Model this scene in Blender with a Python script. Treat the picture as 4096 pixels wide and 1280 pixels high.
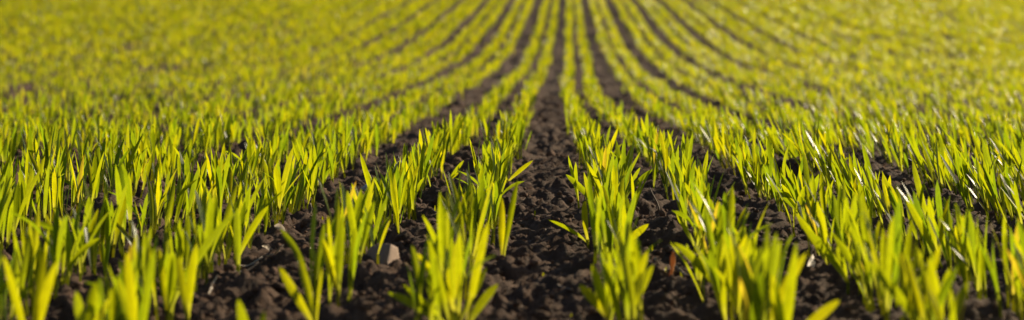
import bpy, math
import numpy as np
from mathutils import Vector, Matrix

for o in list(bpy.data.objects):
    bpy.data.objects.remove(o)
scene = bpy.context.scene
COL = scene.collection
rng = np.random.default_rng(11)
R = math.radians

# ------------------------------------------------------------------ camera
F_PX, PW, PH = 8000.0, 4096.0, 1280.0          # focal length in photo pixels
CAM_Z = 0.25
PITCH = math.atan(620 / F_PX)                  # down
YAW = math.atan(202 / F_PX)                    # to the left of the row direction
cd = bpy.data.cameras.new('camera')
cam = bpy.data.objects.new('camera', cd)
COL.objects.link(cam)
cam.location = (0, 0, CAM_Z)
cam.rotation_euler = (math.pi / 2 - PITCH, 0, YAW)
cd.sensor_width = 36
cd.lens = F_PX * 36 / PW
cd.clip_start = 0.05
cd.clip_end = 3000
cd.dof.use_dof = True
cd.dof.focus_distance = 2.42
cd.dof.aperture_fstop = 6.9
scene.camera = cam

# ------------------------------------------------------------------ sky and sun
SUN_AZ, SUN_EL = R(49), R(21)                  # azimuth to the right of the row direction
w = bpy.data.worlds.new('World')
scene.world = w
w.use_nodes = True
nt = w.node_tree
bg = nt.nodes['Background']
sky = nt.nodes.new('ShaderNodeTexSky')
sky.sky_type = 'NISHITA'
sky.sun_disc = False
sky.sun_elevation = SUN_EL
sky.sun_rotation = SUN_AZ
nt.links.new(sky.outputs[0], bg.inputs[0])
bg.inputs[1].default_value = 0.05
sl = bpy.data.lights.new('sun', 'SUN')
sl.energy = 5.0
sl.angle = R(0.5)
sl.color = (1.0, 0.84, 0.58)
sun = bpy.data.objects.new('sun', sl)
COL.objects.link(sun)
sdir = Vector((math.sin(SUN_AZ) * math.cos(SUN_EL), math.cos(SUN_AZ) * math.cos(SUN_EL), math.sin(SUN_EL)))
sun.rotation_euler = sdir.to_track_quat('Z', 'Y').to_euler()
sun.location = (3, 3, 4)
scene.view_settings.view_transform = 'Standard'
scene.view_settings.look = 'None'
scene.view_settings.exposure = 0.80
scene.view_settings.gamma = 1.0
scene.view_settings.use_curve_mapping = False

# ------------------------------------------------------------------ numpy helpers
def hash2(ix, iy, seed):
    h = (ix.astype(np.int64) * 374761393 + iy.astype(np.int64) * 668265263 + seed * 974634497) & 0xFFFFFFFF
    h = ((h ^ (h >> 13)) * 1274126177) & 0xFFFFFFFF
    h = ((h ^ (h >> 16)) * 2246822519) & 0xFFFFFFFF
    return ((h ^ (h >> 15)) & 0xFFFFFF) / float(0x1000000)

def vnoise(x, y, seed):
    ix, iy = np.floor(x), np.floor(y)
    fx, fy = x - ix, y - iy
    fx, fy = fx * fx * (3 - 2 * fx), fy * fy * (3 - 2 * fy)
    a, b = hash2(ix, iy, seed), hash2(ix + 1, iy, seed)
    c, d = hash2(ix, iy + 1, seed), hash2(ix + 1, iy + 1, seed)
    return (a + (b - a) * fx) * (1 - fy) + (c + (d - c) * fx) * fy - 0.5

def lumps(x, y, cell, seed, fill=0.8):
    """rounded lumps, one jittered in each cell: height in units of the cell"""
    x, y = x / cell, y / cell
    ix, iy = np.floor(x), np.floor(y)
    out = np.zeros_like(x)
    for dx in (-1, 0, 1):
        for dy in (-1, 0, 1):
            cx, cy = ix + dx, iy + dy
            px = cx + hash2(cx, cy, seed)
            py = cy + hash2(cx, cy, seed + 1)
            rr = 0.25 + 0.6 * hash2(cx, cy, seed + 2) ** 1.5
            an = hash2(cx, cy, seed + 3) * 6.28
            el = 0.7 + 0.6 * hash2(cx, cy, seed + 4)
            ux = (x - px) * np.cos(an) + (y - py) * np.sin(an)
            uy = (-(x - px) * np.sin(an) + (y - py) * np.cos(an)) * el
            q = 1 - (ux * ux + uy * uy) / (rr * rr)
            hgt = np.where(q > 0, np.sqrt(np.clip(q, 0, 1)) * rr, 0)
            out = np.maximum(out, np.where(hash2(cx, cy, seed + 5) < fill, hgt, 0))
    return out

PROF_Y = np.array([-60, 0, 1.0, 1.6, 2.0, 2.5, 2.9, 3.2, 3.6, 4.5, 5.3, 6.45, 7.6, 9.4, 11, 12.7, 15.9, 20.4, 26, 35, 60, 100, 200, 500])
PROF_Z = np.array([0, 0, 0, 0, .001, .003, .006, .005, -.002, -.023, -.038, -.056, -.065, -.077, -.066, -.035, .09, .30, .58, 1.05, 2.5, 5, 10, 16])
# smooth profile: resample and blur
_yy = np.concatenate([np.linspace(-60, 0, 61)[:-1], np.linspace(0, 40, 1601), np.linspace(40, 500, 461)[1:]])
_zz = np.interp(_yy, PROF_Y, PROF_Z)
_k = np.hanning(31); _k /= _k.sum()
_m = (_yy > 0.6) & (_yy < 39)
_zs = np.convolve(_zz, _k, 'same')
_zz = np.where(_m, _zs, _zz)

def macro(y):
    return np.interp(y, _yy, _zz)

WOB_Y = np.array([0, 1.8, 2.3, 2.9, 5.3, 6.45, 9.0, 9.6, 12.7, 15.9, 20.4, 40])
WOB_X = np.array([-.022, -.022, -.0175, -.0185, -.041, -.0476, -.040, -.030, -.022, -.01, 0.0, 0.0])

def micro(x, y):
    x = np.asarray(x, float); y = np.asarray(y, float)
    d = np.clip(y, 0.5, None)
    far = np.clip((d - 6.5) / 4, 0, 1)
    wx = x + 0.006 * vnoise(x * 90, y * 90, 7); wy = y + 0.006 * vnoise(x * 90, y * 90, 8)
    z = 0.016 * vnoise(x * 9, y * 7, 1) + 0.010 * vnoise(x * 26, y * 24, 2)
    z = z + (0.012 * vnoise(wx * 60, wy * 60, 3) - 0.010 * np.abs(vnoise(wx * 95, wy * 95, 13)) + 0.007 * vnoise(wx * 140, wy * 140, 4)) * (1 - far)
    z = z + 0.0040 * vnoise(wx * 320, wy * 320, 5) * (1 - far)
    z = z + (0.30 * 0.050 * lumps(wx, wy, 0.050, 20, .35) + 0.34 * 0.022 * lumps(wx, wy, 0.022, 30, .7) + 0.50 * 0.0105 * lumps(wx, wy, 0.0105, 40, .85)) * (1 - 0.8 * far)
    z = z + np.clip((d - 5) / 4, 0, 1) * (.034 * vnoise(x * 17, y * 11, 9) + .026 * vnoise(x * 31, y * 9, 10))
    return z - 0.010

def ground(x, y):
    return macro(y) + micro(x, y)

cR = np.array(cam.rotation_euler.to_matrix())
def project(p):
    """world points -> photo pixels and depth"""
    q = (np.asarray(p, float) - np.array([0, 0, CAM_Z])) @ cR
    dep = -q[..., 2]
    return PW / 2 + F_PX * q[..., 0] / dep, PH / 2 - F_PX * q[..., 1] / dep, dep

def on_ground(px, py):
    """where the ray through a photo pixel meets the ground"""
    d = cR @ np.array([(px - PW / 2) / F_PX, -(py - PH / 2) / F_PX, -1.0])
    t = np.linspace(1.0, 30, 12000)
    P = np.array([0, 0, CAM_Z]) + t[:, None] * d
    below = P[:, 2] < macro(P[:, 1])
    k = int(np.argmax(below)) if below.any() else len(t) - 1
    return np.array([P[k, 0], P[k, 1], float(ground(P[k, 0], P[k, 1]))])

# ------------------------------------------------------------------ materials
def new_mat(name):
    m = bpy.data.materials.new(name)
    m.use_nodes = True
    t = m.node_tree
    return m, t, t.nodes['Principled BSDF'], t.nodes['Material Output']

def N(t, kind, **kw):
    n = t.nodes.new(kind)
    for k, v in kw.items():
        setattr(n, k, v)
    return n

def math_n(t, op, a, b=None, clamp=False):
    n = N(t, 'ShaderNodeMath', operation=op, use_clamp=clamp)
    for i, v in enumerate((a, b)):
        if v is None: continue
        if isinstance(v, (int, float)): n.inputs[i].default_value = v
        else: t.links.new(v, n.inputs[i])
    return n.outputs[0]

def ramp(t, fac, stops):
    n = N(t, 'ShaderNodeValToRGB')
    e = n.color_ramp.elements
    while len(e) < len(stops): e.new(0.5)
    for el, (p, c) in zip(e, stops):
        el.position = p; el.color = (*c, 1)
    t.links.new(fac, n.inputs[0])
    return n.outputs[0]

def mixc(t, fac, a, b, mode='MIX'):
    n = N(t, 'ShaderNodeMix', data_type='RGBA', blend_type=mode)
    if isinstance(fac, (int, float)): n.inputs[0].default_value = fac
    else: t.links.new(fac, n.inputs[0])
    for i, v in ((6, a), (7, b)):
        if isinstance(v, tuple): n.inputs[i].default_value = (*v, 1)
        else: t.links.new(v, n.inputs[i])
    return n.outputs[2]

def leaf_material():
    m, t, b, out = new_mat('leaf_blade')
    uv = N(t, 'ShaderNodeUVMap'); uv.uv_map = 'UVMap'
    sep = N(t, 'ShaderNodeSeparateXYZ'); t.links.new(uv.outputs[0], sep.inputs[0])
    u, v = sep.outputs[0], sep.outputs[1]
    at = N(t, 'ShaderNodeAttribute'); at.attribute_name = 'rnd'
    r = at.outputs['Fac']
    geo = N(t, 'ShaderNodeNewGeometry')
    # parallel veins
    vein = math_n(t, 'SINE', math_n(t, 'MULTIPLY', u, 56.0))
    vein = math_n(t, 'MULTIPLY_ADD', vein, 0.5); vein.node.inputs[2].default_value = 0.5
    no = N(t, 'ShaderNodeTexNoise'); no.inputs['Scale'].default_value = 160
    t.links.new(geo.outputs['Position'], no.inputs['Vector'])
    # colour of the blade by plant, paler towards the sheath
    refl = ramp(t, r, [(0, (.035, .085, .012)), (.5, (.055, .105, .010)), (.9, (.085, .12, .010)), (1, (.14, .12, .02))])
    tran = ramp(t, r, [(0, (.22, .32, .005)), (.45, (.40, .44, .003)), (.9, (.66, .58, .003)), (1, (.66, .48, .03))])
    base = math_n(t, 'SUBTRACT', 1.0, math_n(t, 'MULTIPLY', v, 3.2), clamp=True)
    refl = mixc(t, math_n(t, 'MULTIPLY', base, .55), refl, (.20, .20, .06))
    tran = mixc(t, math_n(t, 'MULTIPLY', base, .6), tran, (.62, .58, .09))
    dk = math_n(t, 'MULTIPLY_ADD', vein, 0.16); dk.node.inputs[2].default_value = 0.84
    dn = math_n(t, 'MULTIPLY_ADD', no.outputs['Fac'], 0.5); dn.node.inputs[2].default_value = 0.75
    off = math_n(t, 'ABSOLUTE', math_n(t, 'SUBTRACT', u, .5))
    rib = math_n(t, 'SUBTRACT', 1.0, math_n(t, 'MULTIPLY', off, 14.0), clamp=True)
    sc = math_n(t, 'MULTIPLY', math_n(t, 'MULTIPLY', dk, dn), math_n(t, 'SUBTRACT', 1.0, math_n(t, 'MULTIPLY', rib, .3)))
    lit_margin = math_n(t, 'MULTIPLY', math_n(t, 'SUBTRACT', off, .43, clamp=True), 12.0, clamp=True)
    def scaled(c):
        cm = N(t, 'ShaderNodeCombineColor')
        for i in range(3): t.links.new(sc, cm.inputs[i])
        return mixc(t, 1.0, c, cm.outputs[0], 'MULTIPLY')
    refl, tran = scaled(refl), scaled(tran)
    refl = mixc(t, math_n(t, 'MULTIPLY', lit_margin, .6), refl, (.36, .34, .16))  # paler blade edges: the bright sunlit rim painted into the colour
    # dry orange tips on some blades
    tip = math_n(t, 'MULTIPLY', math_n(t, 'GREATER_THAN', r, .80), math_n(t, 'MULTIPLY', math_n(t, 'SUBTRACT', v, .93, clamp=True), 12.0, clamp=True))
    refl = mixc(t, tip, refl, (.30, .14, .03))
    tran = mixc(t, tip, tran, (.45, .20, .03))
    t.links.new(refl, b.inputs['Base Color'])
    b.inputs['Roughness'].default_value = .30
    b.inputs['Specular IOR Level'].default_value = .36
    bp = N(t, 'ShaderNodeBump'); bp.inputs['Strength'].default_value = .25; bp.inputs['Distance'].default_value = .0004
    t.links.new(vein, bp.inputs['Height']); t.links.new(bp.outputs[0], b.inputs['Normal'])
    tr = N(t, 'ShaderNodeBsdfTranslucent'); t.links.new(tran, tr.inputs[0])
    mx = N(t, 'ShaderNodeMixShader'); mx.inputs[0].default_value = .68
    t.links.new(b.outputs[0], mx.inputs[1]); t.links.new(tr.outputs[0], mx.inputs[2])
    t.links.new(mx.outputs[0], out.inputs[0])
    return m

def soil_material(name, field=False, k=1.0):
    m, t, b, out = new_mat(name)
    geo = N(t, 'ShaderNodeNewGeometry')
    pos = geo.outputs['Position']
    def noise(scale, det=4, rough=.6):
        n = N(t, 'ShaderNodeTexNoise'); n.inputs['Scale'].default_value = scale
        n.inputs['Detail'].default_value = det; n.inputs['Roughness'].default_value = rough
        t.links.new(pos, n.inputs['Vector']); return n.outputs['Fac']
    c = ramp(t, noise(45, 6, .7), [(p_, tuple(k * q for q in c_)) for p_, c_ in ((.25, (.046, .025, .016)), (.5, (.108, .061, .039)), (.75, (.21, .125, .083)))])
    grit = math_n(t, 'MULTIPLY', math_n(t, 'SUBTRACT', noise(700, 1), .68, clamp=True), 5, clamp=True)
    c = mixc(t, math_n(t, 'MULTIPLY', grit, .6), c, (.32, .27, .23))
    if field:
        # out past the planted rows the crop is too far away to tell plants apart
        sp = N(t, 'ShaderNodeSeparateXYZ'); t.links.new(pos, sp.inputs[0])
        ax = math_n(t, 'ABSOLUTE', sp.outputs[0])
        f1 = math_n(t, 'MULTIPLY', math_n(t, 'SUBTRACT', sp.outputs[1], 27, clamp=False), .25, clamp=True)
        f2 = math_n(t, 'SUBTRACT', math_n(t, 'SUBTRACT', ax, math_n(t, 'MULTIPLY', math_n(t, 'MAXIMUM', sp.outputs[1], 0.0), .275)), .45, clamp=True)
        rows = math_n(t, 'SINE', math_n(t, 'MULTIPLY', sp.outputs[0], 6.2832 / .125))
        rows = math_n(t, 'MULTIPLY', math_n(t, 'ADD', rows, .75), 2.0, clamp=True)
        f = math_n(t, 'MULTIPLY', math_n(t, 'MAXIMUM', f1, f2), rows)
        c = mixc(t, f, c, (.14, .17, .012))
    t.links.new(c, b.inputs['Base Color'])
    b.inputs['Roughness'].default_value = .92
    b.inputs['Diffuse Roughness'].default_value = .5
    b.inputs['Specular IOR Level'].default_value = .25
    h = math_n(t, 'ADD', noise(260, 5, .7), math_n(t, 'MULTIPLY', noise(1100, 2), .35))
    bp = N(t, 'ShaderNodeBump'); bp.inputs['Strength'].default_value = .9; bp.inputs['Distance'].default_value = .005
    t.links.new(h, bp.inputs['Height']); t.links.new(bp.outputs[0], b.inputs['Normal'])
    return m

def grained(name, c0, c1, scale=120, rough=.8, bump=.001, stretch=None, translucent=0):
    m, t, b, out = new_mat(name)
    tc = N(t, 'ShaderNodeTexCoord')
    mp = N(t, 'ShaderNodeMapping'); t.links.new(tc.outputs['Object'], mp.inputs[0])
    if stretch: mp.inputs['Scale'].default_value = stretch
    n = N(t, 'ShaderNodeTexNoise'); n.inputs['Scale'].default_value = scale; n.inputs['Detail'].default_value = 6
    t.links.new(mp.outputs[0], n.inputs['Vector'])
    c = ramp(t, n.outputs['Fac'], [(.3, c0), (.7, c1)])
    t.links.new(c, b.inputs['Base Color'])
    b.inputs['Roughness'].default_value = rough
    bp = N(t, 'ShaderNodeBump'); bp.inputs['Strength'].default_value = .7; bp.inputs['Distance'].default_value = bump
    t.links.new(n.outputs['Fac'], bp.inputs['Height']); t.links.new(bp.outputs[0], b.inputs['Normal'])
    if translucent:
        tr = N(t, 'ShaderNodeBsdfTranslucent'); t.links.new(c, tr.inputs[0])
        mx = N(t, 'ShaderNodeMixShader'); mx.inputs[0].default_value = translucent
        t.links.new(b.outputs[0], mx.inputs[1]); t.links.new(tr.outputs[0], mx.inputs[2])
        t.links.new(mx.outputs[0], out.inputs[0])
    return m

M_LEAF = leaf_material()
M_GROUND = soil_material('field_soil', True)
M_SOIL = soil_material('soil')
M_CRUMB = soil_material('dry_lit_crumb', False, 1.6)  # paler dry crumbs, with sunlit highlights put into the colour
M_STONE = grained('pinkish_stone', (.24, .15, .105), (.40, .28, .21), 220, .75, .0012)
M_PALE = grained('pale_stone', (.30, .31, .34), (.62, .62, .64), 160, .6, .001)
M_STRAW = grained('grey_straw', (.22, .17, .12), (.52, .44, .35), 60, .7, .0006, (1, 14, 14))
M_DARKSTALK = grained('weathered_stalk', (.07, .05, .04), (.20, .15, .11), 60, .8, .0006, (1, 14, 14))
M_RUST = grained('orange_stubble', (.45, .20, .06), (.75, .42, .17), 60, .7, .0006, (14, 14, 1), .45)
M_HUSK = grained('pale_husk', (.30, .24, .18), (.58, .50, .42), 80, .6, .0005, None, .3)

def tag(o, label=None, cat=None, group=None, kind=None):
    if label: o['label'] = label
    if cat: o['category'] = cat
    if group: o['group'] = group
    if kind: o['kind'] = kind
    return o

def mesh_from(name, V, F, mat, uv=None, rnd=None, smooth=True):
    """V (n,3), F (m,4) or (m,3) int; uv (n,2) and rnd (n,) per vertex"""
    me = bpy.data.meshes.new(name)
    V = np.ascontiguousarray(V, np.float32); F = np.ascontiguousarray(F, np.int32)
    k = F.shape[1]
    me.vertices.add(len(V)); me.vertices.foreach_set('co', V.ravel())
    me.loops.add(F.size); me.loops.foreach_set('vertex_index', F.ravel())
    me.polygons.add(len(F)); me.polygons.foreach_set('loop_start', np.arange(0, F.size, k, dtype=np.int32))
    if smooth: me.polygons.foreach_set('use_smooth', np.ones(len(F), bool))
    if uv is not None:
        l = me.uv_layers.new(name='UVMap')
        l.data.foreach_set('uv', np.ascontiguousarray(uv[F.ravel()], np.float32).ravel())
    if rnd is not None:
        a = me.attributes.new('rnd', 'FLOAT', 'POINT')
        a.data.foreach_set('value', np.ascontiguousarray(rnd, np.float32))
    me.materials.append(mat)
    me.update(calc_edges=True)
    return me

def link(name, data, parent=None):
    o = bpy.data.objects.new(name, data)
    COL.objects.link(o)
    o.parent = parent
    return o

# ------------------------------------------------------------------ ground: one sheet to the horizon
ys = [-40, -15, -5, -2, -.5, .3, .7, 1.0]
y = 1.15
while y < 7: ys.append(y); y *= 1.0025
while y < 21: ys.append(y); y *= 1.005
while y < 40: ys.append(y); y *= 1.015
while y < 500: ys.append(y); y *= 1.12
ys = np.array(ys)
uu = np.linspace(-1, 1, 410)
outer = np.array([.15, .4, 1, 2.5, 6, 15, 40, 120, 400.])
hw = np.clip(.33 * ys + .12, .45, 14)
X = np.concatenate([-(hw[:, None] + outer[::-1][None]), hw[:, None] * uu[None], hw[:, None] + outer[None]], 1)
Y = np.repeat(ys[:, None], X.shape[1], 1)
Z = ground(X, Y)
nr, nc = X.shape
idx = np.arange(nr * nc).reshape(nr, nc)
F = np.stack([idx[:-1, :-1], idx[:-1, 1:], idx[1:, 1:], idx[1:, :-1]], -1).reshape(-1, 4)
g = link('ground', mesh_from('ground', np.stack([X, Y, Z], -1).reshape(-1, 3), F, M_GROUND))
tag(g, 'dark brown tilled soil of the field rising to a slope', 'soil', kind='structure')

# ------------------------------------------------------------------ seedlings
def blade(p0, p1, p2, width, side, nseg, ncol, cup=.22, twist=0.0):
    """leaf blade along a quadratic curve p0-p1-p2; side: across direction. returns V, F, UV"""
    p0, p1, p2, side = (np.asarray(a, float) for a in (p0, p1, p2, side))
    t = np.linspace(0, 1, nseg + 1)
    t = t + .06 * np.sin(t * math.pi) * t     # a little denser to the tip
    t /= t[-1]
    P = ((1 - t) ** 2)[:, None] * p0 + (2 * t * (1 - t))[:, None] * p1 + (t ** 2)[:, None] * p2
    T = np.gradient(P, axis=0); T /= np.linalg.norm(T, axis=1)[:, None]
    sm = np.clip(t / .5, 0, 1); sm = sm * sm * (3 - 2 * sm)
    prof = (.44 + .56 * sm)
    e = np.clip((t - .62) / .38, 0, 1)
    prof = prof * np.clip(1 - e ** 2.1, 0, 1) ** .72
    prof[-1] = .05
    V, UV = [], []
    for k in range(nseg + 1):
        S = side - T[k] * (side @ T[k]); S /= np.linalg.norm(S)
        Nn = np.cross(T[k], S)
        a = twist * t[k]
        S, Nn = S * math.cos(a) + Nn * math.sin(a), Nn * math.cos(a) - S * math.sin(a)
        hwid = .5 * width * prof[k]
        cu = cup * (1.7 - 1.1 * t[k])
        for c in range(ncol + 1):
            q = 2 * c / ncol - 1
            V.append(P[k] + S * q * hwid * (1 - .25 * cu * abs(q)) + Nn * hwid * cu * (abs(q) ** 1.4))
            UV.append((c / ncol, t[k]))
    nn = ncol + 1
    F = [(k * nn + c, k * nn + c + 1, (k + 1) * nn + c + 1, (k + 1) * nn + c) for k in range(nseg) for c in range(ncol)]
    return np.array(V), np.array(F), np.array(UV)

def sheath(p0, p1, r0, r1, nside=7):
    V, UV = [], []
    p0, p1 = np.asarray(p0, float), np.asarray(p1, float)
    for k, (p, r) in enumerate(((p0, r0), ((p0 + p1) / 2, (r0 + r1) / 2 * .95), (p1, r1))):
        for c in range(nside):
            a = 2 * math.pi * c / nside
            V.append(p + np.array([math.cos(a) * r, math.sin(a) * r, 0])); UV.append((c / nside, .02 + .08 * k))
    F = [(k * nside + c, k * nside + (c + 1) % nside, (k + 1) * nside + (c + 1) % nside, (k + 1) * nside + c) for k in range(2) for c in range(nside)]
    return np.array(V), np.array(F), np.array(UV)

def spec_random(rg):
    """a seedling: sheath top, then blades as (p0, p1, p2, width, side, cup, twist, rnd)"""
    n = rg.choice([1, 2, 3], p=[.17, .58, .25])
    hs = rg.uniform(.010, .022)
    lean = rg.normal(0, .05, 2)
    top = np.array([lean[0] * hs, lean[1] * hs, hs])
    az0 = rg.uniform(0, 2 * math.pi)
    bl = []
    prnd = rg.uniform(.12, .62)
    for i in range(n):
        L = rg.uniform(.050, .075) * (1, .93, .72)[i]
        az = az0 + i * math.pi + rg.normal(0, .35)
        open0 = abs(rg.normal(.10, .07)); open1 = open0 + abs(rg.normal(.16, .16))
        if rg.random() < .07: open1 += rg.uniform(.4, .9)
        dirh = np.array([math.cos(az), math.sin(az), 0])
        p0 = top * rg.uniform(.55, .95) + dirh * .0008
        p1 = p0 + .5 * L * (dirh * math.sin(open0) + np.array([0, 0, math.cos(open0)]))
        p2 = p1 + .5 * L * (dirh * math.sin(open1) + np.array([0, 0, math.cos(open1)]))
        side = np.array([-math.sin(az), math.cos(az), 0])
        wd = rg.uniform(.0046, .0080) * (1, 1, .75)[i]
        bl.append((p0, p1, p2, wd, side, rg.uniform(.12, .45), rg.normal(0, .45), float(np.clip(prnd + rg.normal(0, .10), 0, 1)) if rg.random() > .012 else .97))
    return top, bl

SPECS = [spec_random(rng) for _ in range(48)]

def template(spec, nseg, ncol, stem=True):
    top, bl = spec
    VV, FF, UU, RR, off = [], [], [], [], 0
    parts = [blade(*b[:5], nseg, ncol, b[5], b[6]) + (b[7],) for b in bl]
    if stem: parts.append(sheath((0, 0, -.006), top, .0016, .0013, 5) + (bl[0][7],))
    for V, F_, U, r in parts:
        VV.append(V); FF.append(F_ + off); UU.append(U); RR.append(np.full(len(V), r)); off += len(V)
    return np.concatenate(VV), np.concatenate(FF), np.concatenate(UU), np.concatenate(RR)

# row positions (metres from the central furrow) and which way they lie
def row_offsets():
    left = [-.073, -.180, -.313, -.425]
    right = [.073, .170, .290, .398]
    for k in range(4, 64):
        left.append(left[k - 2] - .252); right.append(right[k - 2] + .247)
    return left, right
LEFT, RIGHT = row_offsets()
ROWS = [(-(k + 1), x) for k, x in enumerate(LEFT)] + [(k + 1, x) for k, x in enumerate(RIGHT)]

def row_x(i, x0, y):
    x = x0 + np.interp(y, WOB_Y, WOB_X) + .010 * vnoise(y * 1.7, np.full_like(y, i * 7.3), 51) * np.clip(y - 2, 0, 1.5)
    # past the front the two rows of each drill pair run closer together, the wheel furrows between pairs stay open
    a = np.clip((y - 2.3) / 1.8, 0, 1)
    x = x + a * {-1: .009, 1: -.009, -2: .022, 2: -.018, -3: -.005, 3: .008}.get(i, -np.sign(x0) * (.009 if abs(i) % 2 == 0 else -.004))
    # farther out on the right the rows draw together a little
    return x

pl = []          # x, y, row
for i, x0 in ROWS:
    ymin = max(1.22, (abs(x0) - .45) / .28)
    if ymin > 31: continue
    yy = []
    yv = ymin + rng.uniform(0, .03)
    while yv < 31:
        sp = (.0105 if yv < 1.9 else .0090) if yv < 4.5 else (.0108 if yv < 10 else .0116)
        yv += sp * rng.gamma(2.2, 1 / 2.2) + .002
        yy.append(yv)
    yy = np.array(yy)
    xx = row_x(i, x0, yy) + rng.normal(0, 1, len(yy)) * np.interp(yy, [2.5, 4.5, 9, 12], [.0105, .0105, .0105, .0115])
    # thin places
    th = vnoise(yy * 5.0, np.full_like(yy, i * 3.1), 61)
    keep = rng.random(len(yy)) > np.clip((th - .22) * 3.5, 0, .8)
    patch = vnoise(xx * 3.0, yy * .9, 71) + .5 * vnoise(xx * 7.0, yy * 2.2, 72)
    keep &= ~((patch > .47) & (yy > 5) & (rng.random(len(yy)) < .9))
    front = {-1: 1.46, 1: 1.46, -2: 1.62, 2: 1.38, -3: 1.42, 3: 1.36}.get(i, 1.25)
    keep &= (yy > front)
    if i == -1: keep &= ~((yy > 1.925) & (yy < 2.0))  # plants left out here, a made-up gap letting sun reach the tilted stone
    keep &= (yy > 1.75) | (rng.random(len(yy)) < .95)
    for a, b in zip(xx[keep], yy[keep]): pl.append((a, b, i))
pl = np.array(pl)
pz = ground(pl[:, 0], pl[:, 1])
n = len(pl)
kind = rng.integers(0, len(SPECS), n)
rot = rng.uniform(0, 2 * math.pi, n)
scl = np.clip(rng.normal(1.0, .12, n), .6, 1.25) * np.interp(pl[:, 1], [1.2, 2.0, 2.6, 3.2, 4.2, 9, 12, 16], [1.0, .96, .88, .76, .60, .60, .76, .86])
lean_x = rng.normal(0, .10, n) - .30 * np.clip((pl[:, 0] - .10) / .3, 0, 1) + .05 * np.clip((-pl[:, 0]) / .4, 0, 1)
lean_y = rng.normal(-.02, .10, n)
base = np.stack([pl[:, 0], pl[:, 1], pz - .001], 1)
bx, by, dep = project(base)
tx, ty, _ = project(base + np.stack([lean_x * .07, lean_y * .07, .075 * scl], 1))
inview = (tx > 15) & (tx < PW - 15) & (ty < PH - 25) & (by > -50)

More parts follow.
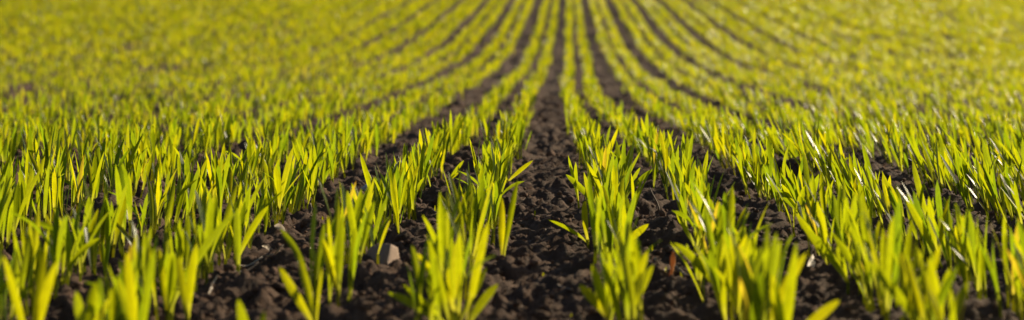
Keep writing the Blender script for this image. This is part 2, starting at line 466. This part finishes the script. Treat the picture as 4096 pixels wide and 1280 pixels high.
# seedlings that stand out in the photograph: foot pixel, row, then blades as (tip pixel, sag, width in mm, turn, bright)
HERO = [
 ((1353, 1258), -2, [((1296, 955), -.05, 9.5, .2), ((1372, 860), .03, 9.5, -.3), ((1310, 868), -.02, 8, .9)], 'seedling with three upright blades in front of the tilted stone'),
 ((1397, 1218), -2, [((1478, 822), .06, 9.5, .5), ((1425, 905), .02, 8.5, -.4)], 'seedling with a long silvery blade leaning right near the tilted stone'),
 ((1265, 1330), -2, [((1118, 1070), -.04, 9.5, .2), ((1195, 1015), .03, 9, -.3), ((1290, 1070), .02, 6, 1.1)], 'blurred foreground seedling at lower edge left of the tilted stone'),
 ((1440, 1105), -2, [((1392, 760), -.04, 9.5, .2), ((1500, 800), .03, 8.5, -.6)], 'tall seedling with one broad blunt blade behind the two front seedlings of its row'),
 ((1512, 1078), -2, [((1560, 880), .02, 6.5, .9)], 'thin seedling whose pale blade crosses the tilted stone'),
 ((1800, 1310), -1, [((1552, 1172), .10, 10, .1), ((1608, 1140), .06, 10, .2), ((1720, 960), -.03, 9.5, -.3)], 'foreground seedling fanning three broad blades to the left over bare soil'),
 ((1838, 1290), -1, [((1670, 1010), .05, 9.5, .2), ((1840, 920), .02, 9, .5), ((1945, 1075), .03, 10, -.4)], 'bushy foreground seedling in the row left of the central furrow'),
 ((1870, 1300), -1, [((1992, 1142), .08, 9.5, -.1), ((1955, 880), .04, 9.5, .3)], 'foreground seedling with a broad blade reaching right into the central furrow'),
 ((2012, 1066), -1, [((2008, 790), -.05, 10, .1), ((2070, 718), .03, 9, -.3)], 'tall seedling with a broad blade at the left rim of the central furrow'),
 ((2030, 745), -1, [((2132, 640), .04, 8, .2)], 'seedling with one blade reaching right into the dark central furrow'),
 ((2430, 1310), 1, [((2316, 1138), .06, 10.5, .1), ((2366, 1048), .02, 10, -.3), ((2440, 1000), .0, 9, .6)], 'blurred foreground seedling with a wide blade leaning left into the central furrow'),
 ((2500, 1320), 1, [((2588, 1002), .05, 11, .2), ((2520, 1000), -.02, 10, -.3), ((2614, 1062), .05, 9.5, .1)], 'blurred foreground seedling with wide upright blades right of the central furrow'),
 ((2392, 862), 1, [((2263, 697), .05, 10.5, .05), ((2400, 700), .02, 9, .4)], 'seedling with a broad blade leaning far left over the central furrow'),
 ((2352, 962), 1, [((2194, 876), .10, 7, .5), ((2338, 800), -.10, 9.5, .2)], 'seedling with a low blade stretched flat across the central furrow'),
 ((2480, 1010), 1, [((2592, 893), .05, 10.5, .1), ((2546, 795), .03, 9, .4)], 'seedling with a broad blade leaning right behind the blurred front seedlings'),
 ((2505, 785), 1, [((2612, 678), .08, 8.5, .2), ((2560, 668), .05, 8, .5)], 'seedling with a long blade bending right over the narrow gap'),
 ((2893, 1186), 2, [((2696, 972), .10, 10.5, .05), ((2800, 1010), .03, 8, .3)], 'seedling with a long broad blade drooping left beside the orange stubble'),
 ((2798, 1145), 2, [((2812, 985), .02, 8.5, .1), ((2745, 975), .06, 7, .4)], 'short seedling with a low slanting blade right of the orange stubble'),
 ((2790, 1005), 2, [((2702, 852), .03, 8, .7), ((2785, 840), .0, 8, .3)], 'thin-bladed seedling leaning left in the second row right of central furrow'),
 ((948, 1046), -3, [((1080, 818), .08, 9, .2), ((958, 840), .0, 8, .5)], 'seedling with a long straight blade slanting right above grey straw'),
 ((668, 1240), -3, [((944, 850), .10, 9.5, .1), ((690, 1000), -.02, 9, .4), ((640, 990), -.04, 9, -.3)], 'foreground seedling with a very long blade slanting right across its row'),
 ((752, 1258), -3, [((800, 965), .05, 10, .2), ((708, 990), .0, 8.5, -.3)], 'foreground seedling with yellow blades at right rim of its row'),
 ((1790, 722), -2, [((1856, 640), .03, 7, .2), ((1835, 690), .03, 5, .2)], 'low seedling with an orange-tipped blade in gap left of the front row'),
 ((3392, 1140), 3, [((3225, 915), .06, 10, .1), ((3350, 980), .0, 9, .3)], 'seedling with a dark drooping blade leaning left over bare soil at right'),
 ((340, 1430), -4, [((300, 1170), .03, 10.5, .1), ((392, 1120), .02, 10, -.2), ((450, 1185), .05, 10, .3)], 'blurred seedling at the bottom edge near the left corner'),
 ((130, 1400), -5, [((40, 1010), .02, 10, .3), ((190, 990), .03, 9.5, -.3), ((240, 1040), .06, 10, .1)], 'tall blurred seedling at the lower left corner'),
 ((560, 1420), -3, [((520, 1000), -.03, 10, .2), ((630, 985), .02, 9.5, .5), ((470, 1110), .05, 9, .1)], 'blurred seedling at the bottom edge left of the long slanting blade'),
 ((1010, 1460), -2, [((955, 1195), .03, 10.5, .2), ((1060, 1240), .04, 10, -.3)], 'blurred blade tips at the bottom edge left of the tilted stone'),
 ((3040, 1420), 2, [((2948, 980), .03, 10.5, .1), ((3105, 930), .02, 10, -.3), ((3222, 1010), .06, 10.5, .1)], 'large blurred seedling at the bottom edge right of the orange stubble'),
 ((3130, 1440), 2, [((3170, 1000), .0, 10, .3), ((3360, 1195), .08, 10.5, .0), ((3080, 1090), .03, 10, .2)], 'blurred seedling with a blade stretched right at the bottom edge'),
 ((3700, 1420), 3, [((3460, 1035), .06, 10, .3), ((3600, 1010), .02, 10, -.2), ((3820, 1052), .07, 10, .0)], 'blurred seedling with glinting blades at the bottom right'),
 ((3780, 1400), 3, [((3704, 1025), -.02, 10.5, .3), ((3878, 1125), .07, 10, .1)], 'blurred seedling with a blade stretched right at the bottom right'),
 ((3218, 905), 3, [((3072, 725), .03, 9.5, .2), ((3125, 735), .03, 9, .4), ((3190, 745), .0, 8, .5)], 'seedling with long blades leaning far left in the third row right'),
 ((3320, 1075), 3, [((3178, 850), .05, 9.5, .1), ((3260, 800), .02, 9, .4)], 'seedling with two blades leaning left above the dark drooping blade'),
 ((3750, 1050), 4, [((3620, 800), .04, 9.5, .2), ((3700, 780), .0, 9, .4), ((3780, 790), .03, 8.5, -.3)], 'spreading seedling in front of the largest soil clod at right'),
 ((3440, 1158), 3, [((3320, 925), .05, 9.5, .2), ((3400, 900), .0, 9, .4)], 'left-leaning seedling with a yellow foot in third row right of central furrow'),
]
def hero_spec(h):
    foot = on_ground(*h[0]) if h[0][1] < 1500 else None
    right = cR @ np.array([1., 0, 0]); fwd = np.array([-right[1], right[0], 0])
    d0 = project(foot)[2]
    hs = .014
    top = np.array([0, 0, hs]); bl = []
    fx, fy, _ = project(foot)
    for (tp, sag, wmm, turn) in h[2]:
        s_ = F_PX / d0
        tip = right * (tp[0] - fx) / s_ + np.array([0, 0, (fy - tp[1]) / s_]) + fwd * rng.normal(0, .006)
        p0 = top * rng.uniform(.6, .95)
        v = tip - p0; L = np.linalg.norm(v)
        horiz = right * np.sign(v @ right)
        p1 = p0 + .5 * v + np.array([0, 0, 1]) * L * abs(sag) - horiz * L * sag * .6
        perp = np.cross(v / L, fwd); side = perp * math.cos(turn) + fwd * math.sin(turn)
        bl.append((p0, p1, tip, wmm / 1000 * .74, side, rng.uniform(.12, .3), rng.normal(0, .25), float(np.clip(rng.normal(.5, .15), .1, .78))))
    return foot, (top, bl)
order = np.argsort(dep + np.where(inview, 0, 1e6))
indiv = np.zeros(n, bool)
indiv[order[:300 - len(HERO)]] = True

def plant_matrix(k):
    sh = Matrix(((1, 0, lean_x[k], 0), (0, 1, lean_y[k], 0), (0, 0, 1, 0), (0, 0, 0, 1)))
    return sh @ Matrix.Rotation(rot[k], 4, 'Z') @ Matrix.Scale(scl[k], 4)

ORD = ['zeroth', 'first', 'second', 'third', 'fourth', 'fifth', 'sixth', 'seventh', 'eighth', 'ninth', 'tenth', 'eleventh', 'twelfth',
       'thirteenth', 'fourteenth', 'fifteenth', 'sixteenth', 'seventeenth', 'eighteenth', 'nineteenth']
TENS = {2: 'twent', 3: 'thirt', 4: 'fort', 5: 'fift', 6: 'sixt', 7: 'sevent', 8: 'eight', 9: 'ninet'}
def ordinal(k):
    if k < 20: return ORD[k]
    a, b = divmod(k, 10)
    return TENS[a] + ('ieth' if b == 0 else 'y-' + ORD[b])

# individuals: every blade is a mesh of its own
PARTS = []
def part_meshes(s):
    top, bl = s
    ps = []
    V, F_, U = sheath((0, 0, -.006), top, .0017, .0013)
    ps.append(('stem', mesh_from('stem', V, F_, M_LEAF, U, np.full(len(V), bl[0][7]))))
    for b in bl:
        V, F_, U = blade(*b[:5], 14, 4, b[5], b[6])
        ps.append(('leaf', mesh_from('leaf', V, F_, M_LEAF, U, np.full(len(V), b[7]))))
    return ps
PARTS = [part_meshes(s) for s in SPECS]
hero_dep = []
for h in HERO:
    foot, sp_ = hero_spec(h)
    hero_dep.append((h[1], float(project(foot)[2])))
    e = link('seedling', None)
    e.empty_display_size = .01
    e.location = foot
    i = h[1]
    tag(e, h[3], 'seedling', f'cereal seedlings in the {ordinal(abs(i))} row {"left" if i < 0 else "right"} of the central furrow')
    for nm, me in part_meshes(sp_): link(nm, me, e)

count = {}
for k in [k for k in order if indiv[k]]:
    i = int(pl[k, 2]); count[i] = count.get(i, 0) + 1
    place = count[i] + sum(1 for r_, d_ in hero_dep if r_ == i and d_ < dep[k])     # counted with the seedlings above
    e = link('seedling', None)
    e.empty_display_size = .01
    e.location = base[k]
    mw = plant_matrix(k)
    nl = len(PARTS[kind[k]]) - 1
    look = 'left-leaning' if lean_x[k] < -.09 else ('right-leaning' if lean_x[k] > .09 else 'upright')
    size = 'tall' if scl[k] > 1.04 else ('short' if scl[k] < .82 else 'green')
    tag(e, f'{size} {look} seedling, {ordinal(place)} from the front in {ordinal(abs(i))} row {"left" if i < 0 else "right"} of central furrow',
        'seedling', f'cereal seedlings in the {ordinal(abs(i))} row {"left" if i < 0 else "right"} of the central furrow')
    for nm, me in PARTS[kind[k]]:
        c = link(nm, me, e)
        c.matrix_local = mw

# the rest of the crop: one mass
VV, FF, UU, RR, off = [], [], [], [], 0
rest = ~indiv
for lo, hi, nseg, ncol, stem, wide in ((0, 4.5, 6, 2, True, 1), (4.5, 10, 4, 1, False, 1.15), (10, 60, 2, 1, False, 1.7)):
    sel0 = rest & (pl[:, 1] >= lo) & (pl[:, 1] < hi)
    for s in range(len(SPECS)):
        ids = np.nonzero(sel0 & (kind == s))[0]
        if not len(ids): continue
        top, bl = SPECS[s]
        V, F_, U, r = template((top, [b[:3] + (b[3] * wide,) + b[4:] for b in bl]), nseg, ncol, stem)
        c, sn = np.cos(rot[ids])[:, None], np.sin(rot[ids])[:, None]
        vx = (V[None, :, 0] * c - V[None, :, 1] * sn) * scl[ids][:, None]
        vy = (V[None, :, 0] * sn + V[None, :, 1] * c) * scl[ids][:, None]
        vz = V[None, :, 2] * scl[ids][:, None]
        vx = vx + vz * lean_x[ids][:, None] + base[ids, 0][:, None]
        vy = vy + vz * lean_y[ids][:, None] + base[ids, 1][:, None]
        vz = vz + base[ids, 2][:, None]
        VV.append(np.stack([vx, vy, vz], -1).reshape(-1, 3))
        FF.append((F_[None] + (off + np.arange(len(ids)) * len(V))[:, None, None]).reshape(-1, 4))
        UU.append(np.tile(U, (len(ids), 1)))
        RR.append(np.clip(np.tile(r, (len(ids), 1)) + rng.normal(0, .08 if lo < 4 else .05, (len(ids), 1)) + .18 * np.clip((pl[ids, 1] - 4) / 6, 0, 1)[:, None], 0, .97 if lo < 4 else .90).ravel())  # farther plants yellower: stronger light through the blades put into their colour
        off += len(ids) * len(V)
crop = link('cereal_crop', mesh_from('cereal_crop', np.concatenate(VV), np.concatenate(FF), M_LEAF, np.concatenate(UU), np.concatenate(RR)))
tag(crop, 'dense green cereal seedlings in long rows reaching up the far slope', 'crop', kind='stuff')
print('plants', n, 'individual', int(indiv.sum()), 'max depth', dep[indiv].max(), 'crop tris', 2 * sum(len(f) for f in FF))

# ------------------------------------------------------------------ soil clods, crumbs and stones
def ico(sub):
    import bmesh
    bm = bmesh.new(); bmesh.ops.create_icosphere(bm, subdivisions=sub, radius=1)
    V = np.array([v.co[:] for v in bm.verts]); F_ = np.array([[v.index for v in f.verts] for f in bm.faces]); bm.free()
    return V, F_
def lump_shape(rg, sub, rough=.35, cuts=5):
    """an angular lump: a sphere cut by random planes, then roughened"""
    V, F_ = ico(sub)
    V = V * rg.uniform(.75, 1.15, 3)
    for _ in range(cuts):
        nrm = rg.normal(0, 1, 3); nrm /= np.linalg.norm(nrm)
        dd = rg.uniform(.45, .8)
        ex = np.clip(V @ nrm - dd, 0, None)
        V = V - ex[:, None] * nrm * .9
    o = rg.uniform(0, 100)
    for f_, a in ((2.2, rough), (5, rough * .5), (11, rough * .22)):
        nz = vnoise(V[:, 0] * f_ + o, V[:, 1] * f_ + V[:, 2] * f_ * 1.7 + o, 5) + vnoise(V[:, 2] * f_ + o, V[:, 0] * f_ - V[:, 1] * f_ * 1.3, 6)
        V = V * (1 + a * nz)[:, None]
    return V, F_
CLODS = [mesh_from('soil_clod', *lump_shape(rng, 3), M_SOIL, smooth=False) for _ in range(14)]

def gap_name(x, yv):
    c = x - float(np.interp(yv, WOB_Y, WOB_X))
    tab = [(-.073, .073, 'central furrow'), (-.180, -.073, 'narrow gap left of central furrow'), (.073, .170, 'narrow gap right of central furrow'),
           (-.313, -.180, 'second gap left of central furrow'), (.170, .290, 'second gap right of central furrow'),
           (-9, -.313, 'rows at far left'), (.290, 9, 'rows at far right')]
    for a, b, nm in tab:
        if a <= c < b: return nm
def place_lump(name, me, x, yv, r, label, cat, group=None, sink=.35, flat=.75, rz=None):
    o = link(name, me)
    o.location = (x, yv, float(ground(x, yv)) + r * flat * (1 - 2 * sink) * .5)
    o.rotation_euler = (0, 0, rng.uniform(0, 6.28) if rz is None else rz)
    o.scale = (r, r * rng.uniform(.8, 1.1), r * flat)
    return tag(o, label, cat, group)
todo = []
while len(todo) < 150:
    px, py = rng.uniform(60, PW - 60), rng.uniform(660, 1275)
    P = on_ground(px, py)
    c = P[0] - float(np.interp(P[1], WOB_Y, WOB_X))
    if min(abs(c - x0) for _, x0 in ROWS) < .022: continue
    todo.append((P[1], P[0], float(np.clip(rng.lognormal(math.log(.0065), .45), .004, .016))))
todo.sort()
seen = {}
for k, (yv, xv, r) in enumerate(todo):
    nm = gap_name(xv, yv); seen[nm] = seen.get(nm, 0) + 1
    size = 'large' if r > .009 else ('tiny' if r < .005 else 'small')
    place_lump('soil_clod', CLODS[k % len(CLODS)], xv, yv, r, f'{size} dark soil clod, {ordinal(seen[nm])} from the front in {nm}', 'soil clod', f'soil clods in {nm}')
for px, py, r, lab in ((1160, 975, .021, 'wide flat-topped soil clod left of the blurred front seedling'), (1245, 885, .013, 'pointed soil clod behind the wide flat-topped clod'),
                       (1640, 900, .019, 'broad rounded soil clod in narrow gap left of central furrow'), (1625, 945, .013, 'blocky soil clod just in front of the broad rounded clod'),
                       (3690, 985, .020, 'largest soil clod between the rows at far right'), (2075, 985, .013, 'soil clod at left rim of the central furrow beside a tall seedling'),
                       (2270, 945, .012, 'rounded soil clod below the low flat blade in central furrow')):
    P = on_ground(px, py)
    place_lump('soil_clod', CLODS[int(rng.integers(len(CLODS)))], P[0], P[1], r, lab, 'soil clod', sink=.3)

# the stone tipped up at the foot of the second row left
V, F_ = lump_shape(np.random.default_rng(5), 3, .12, 3)
for nrm, dd in (((.80, -.45, .42), .42), ((-.55, -.75, .45), .45), ((.0, .2, 1), .75)):
    nrm = np.array(nrm); nrm /= np.linalg.norm(nrm)
    V = V - np.clip(V @ nrm - dd, 0, None)[:, None] * nrm * .97
P = on_ground(1545, 1066)
o = link('stone', mesh_from('stone', V, F_, M_STONE, smooth=False)); o.location = (P[0], P[1], P[2] + .009); o.scale = (.018, .015, .016); o.rotation_euler = (0, R(20), 0)
tag(o, 'pinkish angular stone tipped up behind the front seedlings, one face sunlit', 'stone')
P = on_ground(1480, 752)
o = link('stone', mesh_from('stone', *lump_shape(np.random.default_rng(8), 3, .3), M_PALE, smooth=False)); o.location = (P[0], P[1], P[2] + .004); o.scale = (.013, .010, .008)
tag(o, 'small pale grey stone in the second gap left of the central furrow', 'stone')

# crumbs: uncountable
VV, FF, off = [], [], 0
shapes = [lump_shape(rng, 1, .5, 3) for _ in range(10)]
for s_ in range(10):
    V, F_ = shapes[s_]
    m_ = 2000
    yv = 1.35 * np.exp(rng.uniform(0, 1, m_) ** 1.15 * math.log(8 / 1.35))
    xv = rng.uniform(-1, 1, m_) * (.30 * yv + .1)
    r = np.clip(rng.lognormal(math.log(.0019), .55, m_), .0009, .007) * np.clip(yv / 2.2, 1, 2)
    a = rng.uniform(0, 6.28, m_)
    c, sn = np.cos(a)[:, None], np.sin(a)[:, None]
    zz = ground(xv, yv) + r * .25
    vx = (V[None, :, 0] * c - V[None, :, 1] * sn) * r[:, None] + xv[:, None]
    vy = (V[None, :, 0] * sn + V[None, :, 1] * c) * r[:, None] + yv[:, None]
    vz = V[None, :, 2] * .8 * r[:, None] + zz[:, None]
    VV.append(np.stack([vx, vy, vz], -1).reshape(-1, 3)); FF.append((F_[None] + (off + np.arange(m_) * len(V))[:, None, None]).reshape(-1, 3)); off += m_ * len(V)
o = link('soil_crumbs', mesh_from('soil_crumbs', np.concatenate(VV), np.concatenate(FF), M_CRUMB, smooth=False))
tag(o, 'loose dark soil crumbs scattered between the rows', 'soil', kind='stuff')

# ------------------------------------------------------------------ straw, stubble, husks and small sprouts
def tube(pts, r0, r1, ns=7, squash=1.0):
    pts = np.array(pts, float); m_ = len(pts)
    T = np.gradient(pts, axis=0); T /= np.linalg.norm(T, axis=1)[:, None]
    V = []
    for k in range(m_):
        S = np.cross(T[k], (0, 0, 1)); S = S / (np.linalg.norm(S) + 1e-9) if np.linalg.norm(S) > .1 else np.array([1., 0, 0])
        U_ = np.cross(S, T[k]); r = r0 + (r1 - r0) * k / (m_ - 1)
        for c in range(ns):
            a = 2 * math.pi * c / ns
            V.append(pts[k] + S * math.cos(a) * r + U_ * math.sin(a) * r * squash)
    F_ = [(k * ns + c, k * ns + (c + 1) % ns, (k + 1) * ns + (c + 1) % ns, (k + 1) * ns + c) for k in range(m_ - 1) for c in range(ns)]
    n0 = len(V); V += [pts[0], pts[-1]]
    for c in range(ns):
        F_.append((n0, (c + 1) % ns, c, n0)); F_.append((n0 + 1, (m_ - 1) * ns + c, (m_ - 1) * ns + (c + 1) % ns, n0 + 1))
    return np.array(V), [tuple(dict.fromkeys(f)) for f in F_]
def poly_obj(name, V, F_, mat, loc):
    me = bpy.data.meshes.new(name); me.from_pydata((V - loc).tolist(), [], F_); me.materials.append(mat); me.update()
    me.polygons.foreach_set('use_smooth', np.ones(len(me.polygons), bool))
    o = link(name, me); o.location = loc
    return o
def lying(name, a, b, r, mat, label, cat, bow=.002, lift=.004):
    A, B = on_ground(*a), on_ground(*b)
    pts = []
    for q in np.linspace(0, 1, 9):
        p = A * (1 - q) + B * q
        p[2] = max(float(ground(p[0], p[1])) * .6 + (A[2] * (1 - q) + B[2] * q) * .4, A[2] * (1 - q) + B[2] * q - .004) + lift + bow * math.sin(q * 9)
        pts.append(p)
    pts = np.array(pts); pts[1:-1, 2] = (pts[:-2, 2] + pts[1:-1, 2] + pts[2:, 2]) / 3
    V, F_ = tube(pts, r, r * .75, 7, .6)
    return tag(poly_obj(name, V, F_, mat, A), label, cat)
lying('straw', (900, 1052), (1050, 1040), .0016, M_STRAW, 'longest grey straw lying at the foot of third left row', 'straw')
lying('straw', (905, 1066), (1035, 1050), .0022, M_DARKSTALK, 'dark flattened stalk lying just in front of the longest grey straw', 'straw')
lying('straw', (1072, 1040), (1132, 1055), .0012, M_STRAW, 'short pale straw lying right of the longest grey straw', 'straw')
lying('straw', (2138, 932), (2182, 940), .0014, M_STRAW, 'short pale straw lying in the central furrow', 'straw')
lying('straw', (2690, 1075), (2790, 1098), .0028, M_DARKSTALK, 'dark thick stalk lying behind the orange stubble', 'straw')
lying('straw', (2620, 1092), (2668, 1080), .0014, M_STRAW, 'pale straw lying left of the orange stubble', 'straw')
lying('straw', (3225, 1090), (3305, 1092), .0012, M_DARKSTALK, 'thin dark curved stalk lying on soil at right', 'straw', .004)
lying('straw', (2155, 1105), (2285, 1150), .0020, M_DARKSTALK, 'long dark stalk half buried in the front of the central furrow', 'straw')
lying('straw', (3230, 1030), (3262, 1046), .0010, M_STRAW, 'thin pale straw lying on bare soil at right', 'straw')
def standing(name, a, top, r, mat, label, cat):
    A = on_ground(*a); s_ = F_PX / project(A)[2]
    right = cR @ np.array([1., 0, 0])
    B = A + right * (top[0] - a[0]) / s_ + np.array([0, 0, (a[1] - top[1]) / s_])
    pts = [A - (B - A) * .08 + (B - A) * 1.08 * q + right * .0012 * math.sin(q * 5) for q in np.linspace(0, 1, 6)]
    V, F_ = tube(pts, r, r * .6, 7, .5)
    return tag(poly_obj(name, V, F_, mat, A), label, cat)
standing('stubble', (2678, 1098), (2698, 996), .0036, M_RUST, 'orange dry stub of stubble standing in the soil', 'stubble')
standing('stubble', (2635, 850), (2602, 760), .0024, M_DARKSTALK, 'dark leaning stub in the gap right of the central furrow', 'stubble')
standing('stubble', (1232, 862), (1246, 800), .0034, M_DARKSTALK, 'dark broken stub behind the pointed soil clod', 'stubble')
def husk(a, b, wmm, label, rise=.004):
    A, B = on_ground(*a), on_ground(*b); A[2] += .003; B[2] += rise
    V, F_, U = blade(A, (A + B) / 2 + np.array([0, 0, .005]), B, wmm / 1000, (0, 1, .5), 10, 4, .5, .5)
    o = link('husk', mesh_from('husk', V - A, F_, M_HUSK)); o.location = A
    return tag(o, label, 'husk')
husk((1098, 922), (1142, 938), 7, 'pale dry leaf scrap lying behind the wide flat-topped clod', .002)
husk((1048, 1004), (1094, 978), 6, 'white curled leaf scrap lying beside the third left row', .006)
husk((830, 1165), (872, 1132), 6, 'white leaf scrap lying in front of the grey straws', .005)
husk((3232, 1085), (3252, 1060), 8, 'pale chip of dry leaf lying on bare soil at right', .006)
husk((1230, 960), (1250, 945), 5, 'small dry leaf scrap right of the wide flat-topped clod', .008)
SPR = [(2138, 862, 2, -22, 'in the central furrow'), (2610, 988, 0, -32, 'in the narrow gap right of the central furrow'), (2668, 953, 35, -22, 'slanting in the narrow gap right of central furrow'),
       (1805, 800, 4, -28, 'in the narrow gap left of the central furrow'), (1740, 836, 0, -26, 'beside the broad rounded soil clod'), (1743, 972, -2, -34, 'in front of the broad rounded soil clod'),
       (1290, 856, 0, -20, 'behind the wide flat-topped clod'), (2280, 1200, 6, -40, 'at the front of the central furrow'), (2660, 1078, 4, -30, 'left of the orange stubble'),
       (2736, 1094, -14, -36, 'right of the orange stubble'), (3158, 975, -18, -22, 'slanting on bare soil at right'), (3176, 990, 0, -26, 'upright on bare soil at right'),
       (3705, 1078, -18, -48, 'in front of the largest soil clod'), (2172, 1092, 2, -14, 'tiniest one in the central furrow')]
for px, py, dx, dy, where in SPR:
    A = on_ground(px, py); s_ = F_PX / project(A)[2]
    tip = np.array([dx / s_ * 1.1, 0.001, -dy / s_ * 1.1])
    V, F_, U = blade((0, 0, -.003), tip * .5 + np.array([.0006, 0, 0]), tip, .0022, (1, .2, 0), 6, 2, .3, .2)
    o = link('sprout', mesh_from('sprout', V, F_, M_LEAF, U, np.full(len(V), .6))); o.location = A
    tag(o, f'tiny needle-thin green sprout {where}', 'sprout')
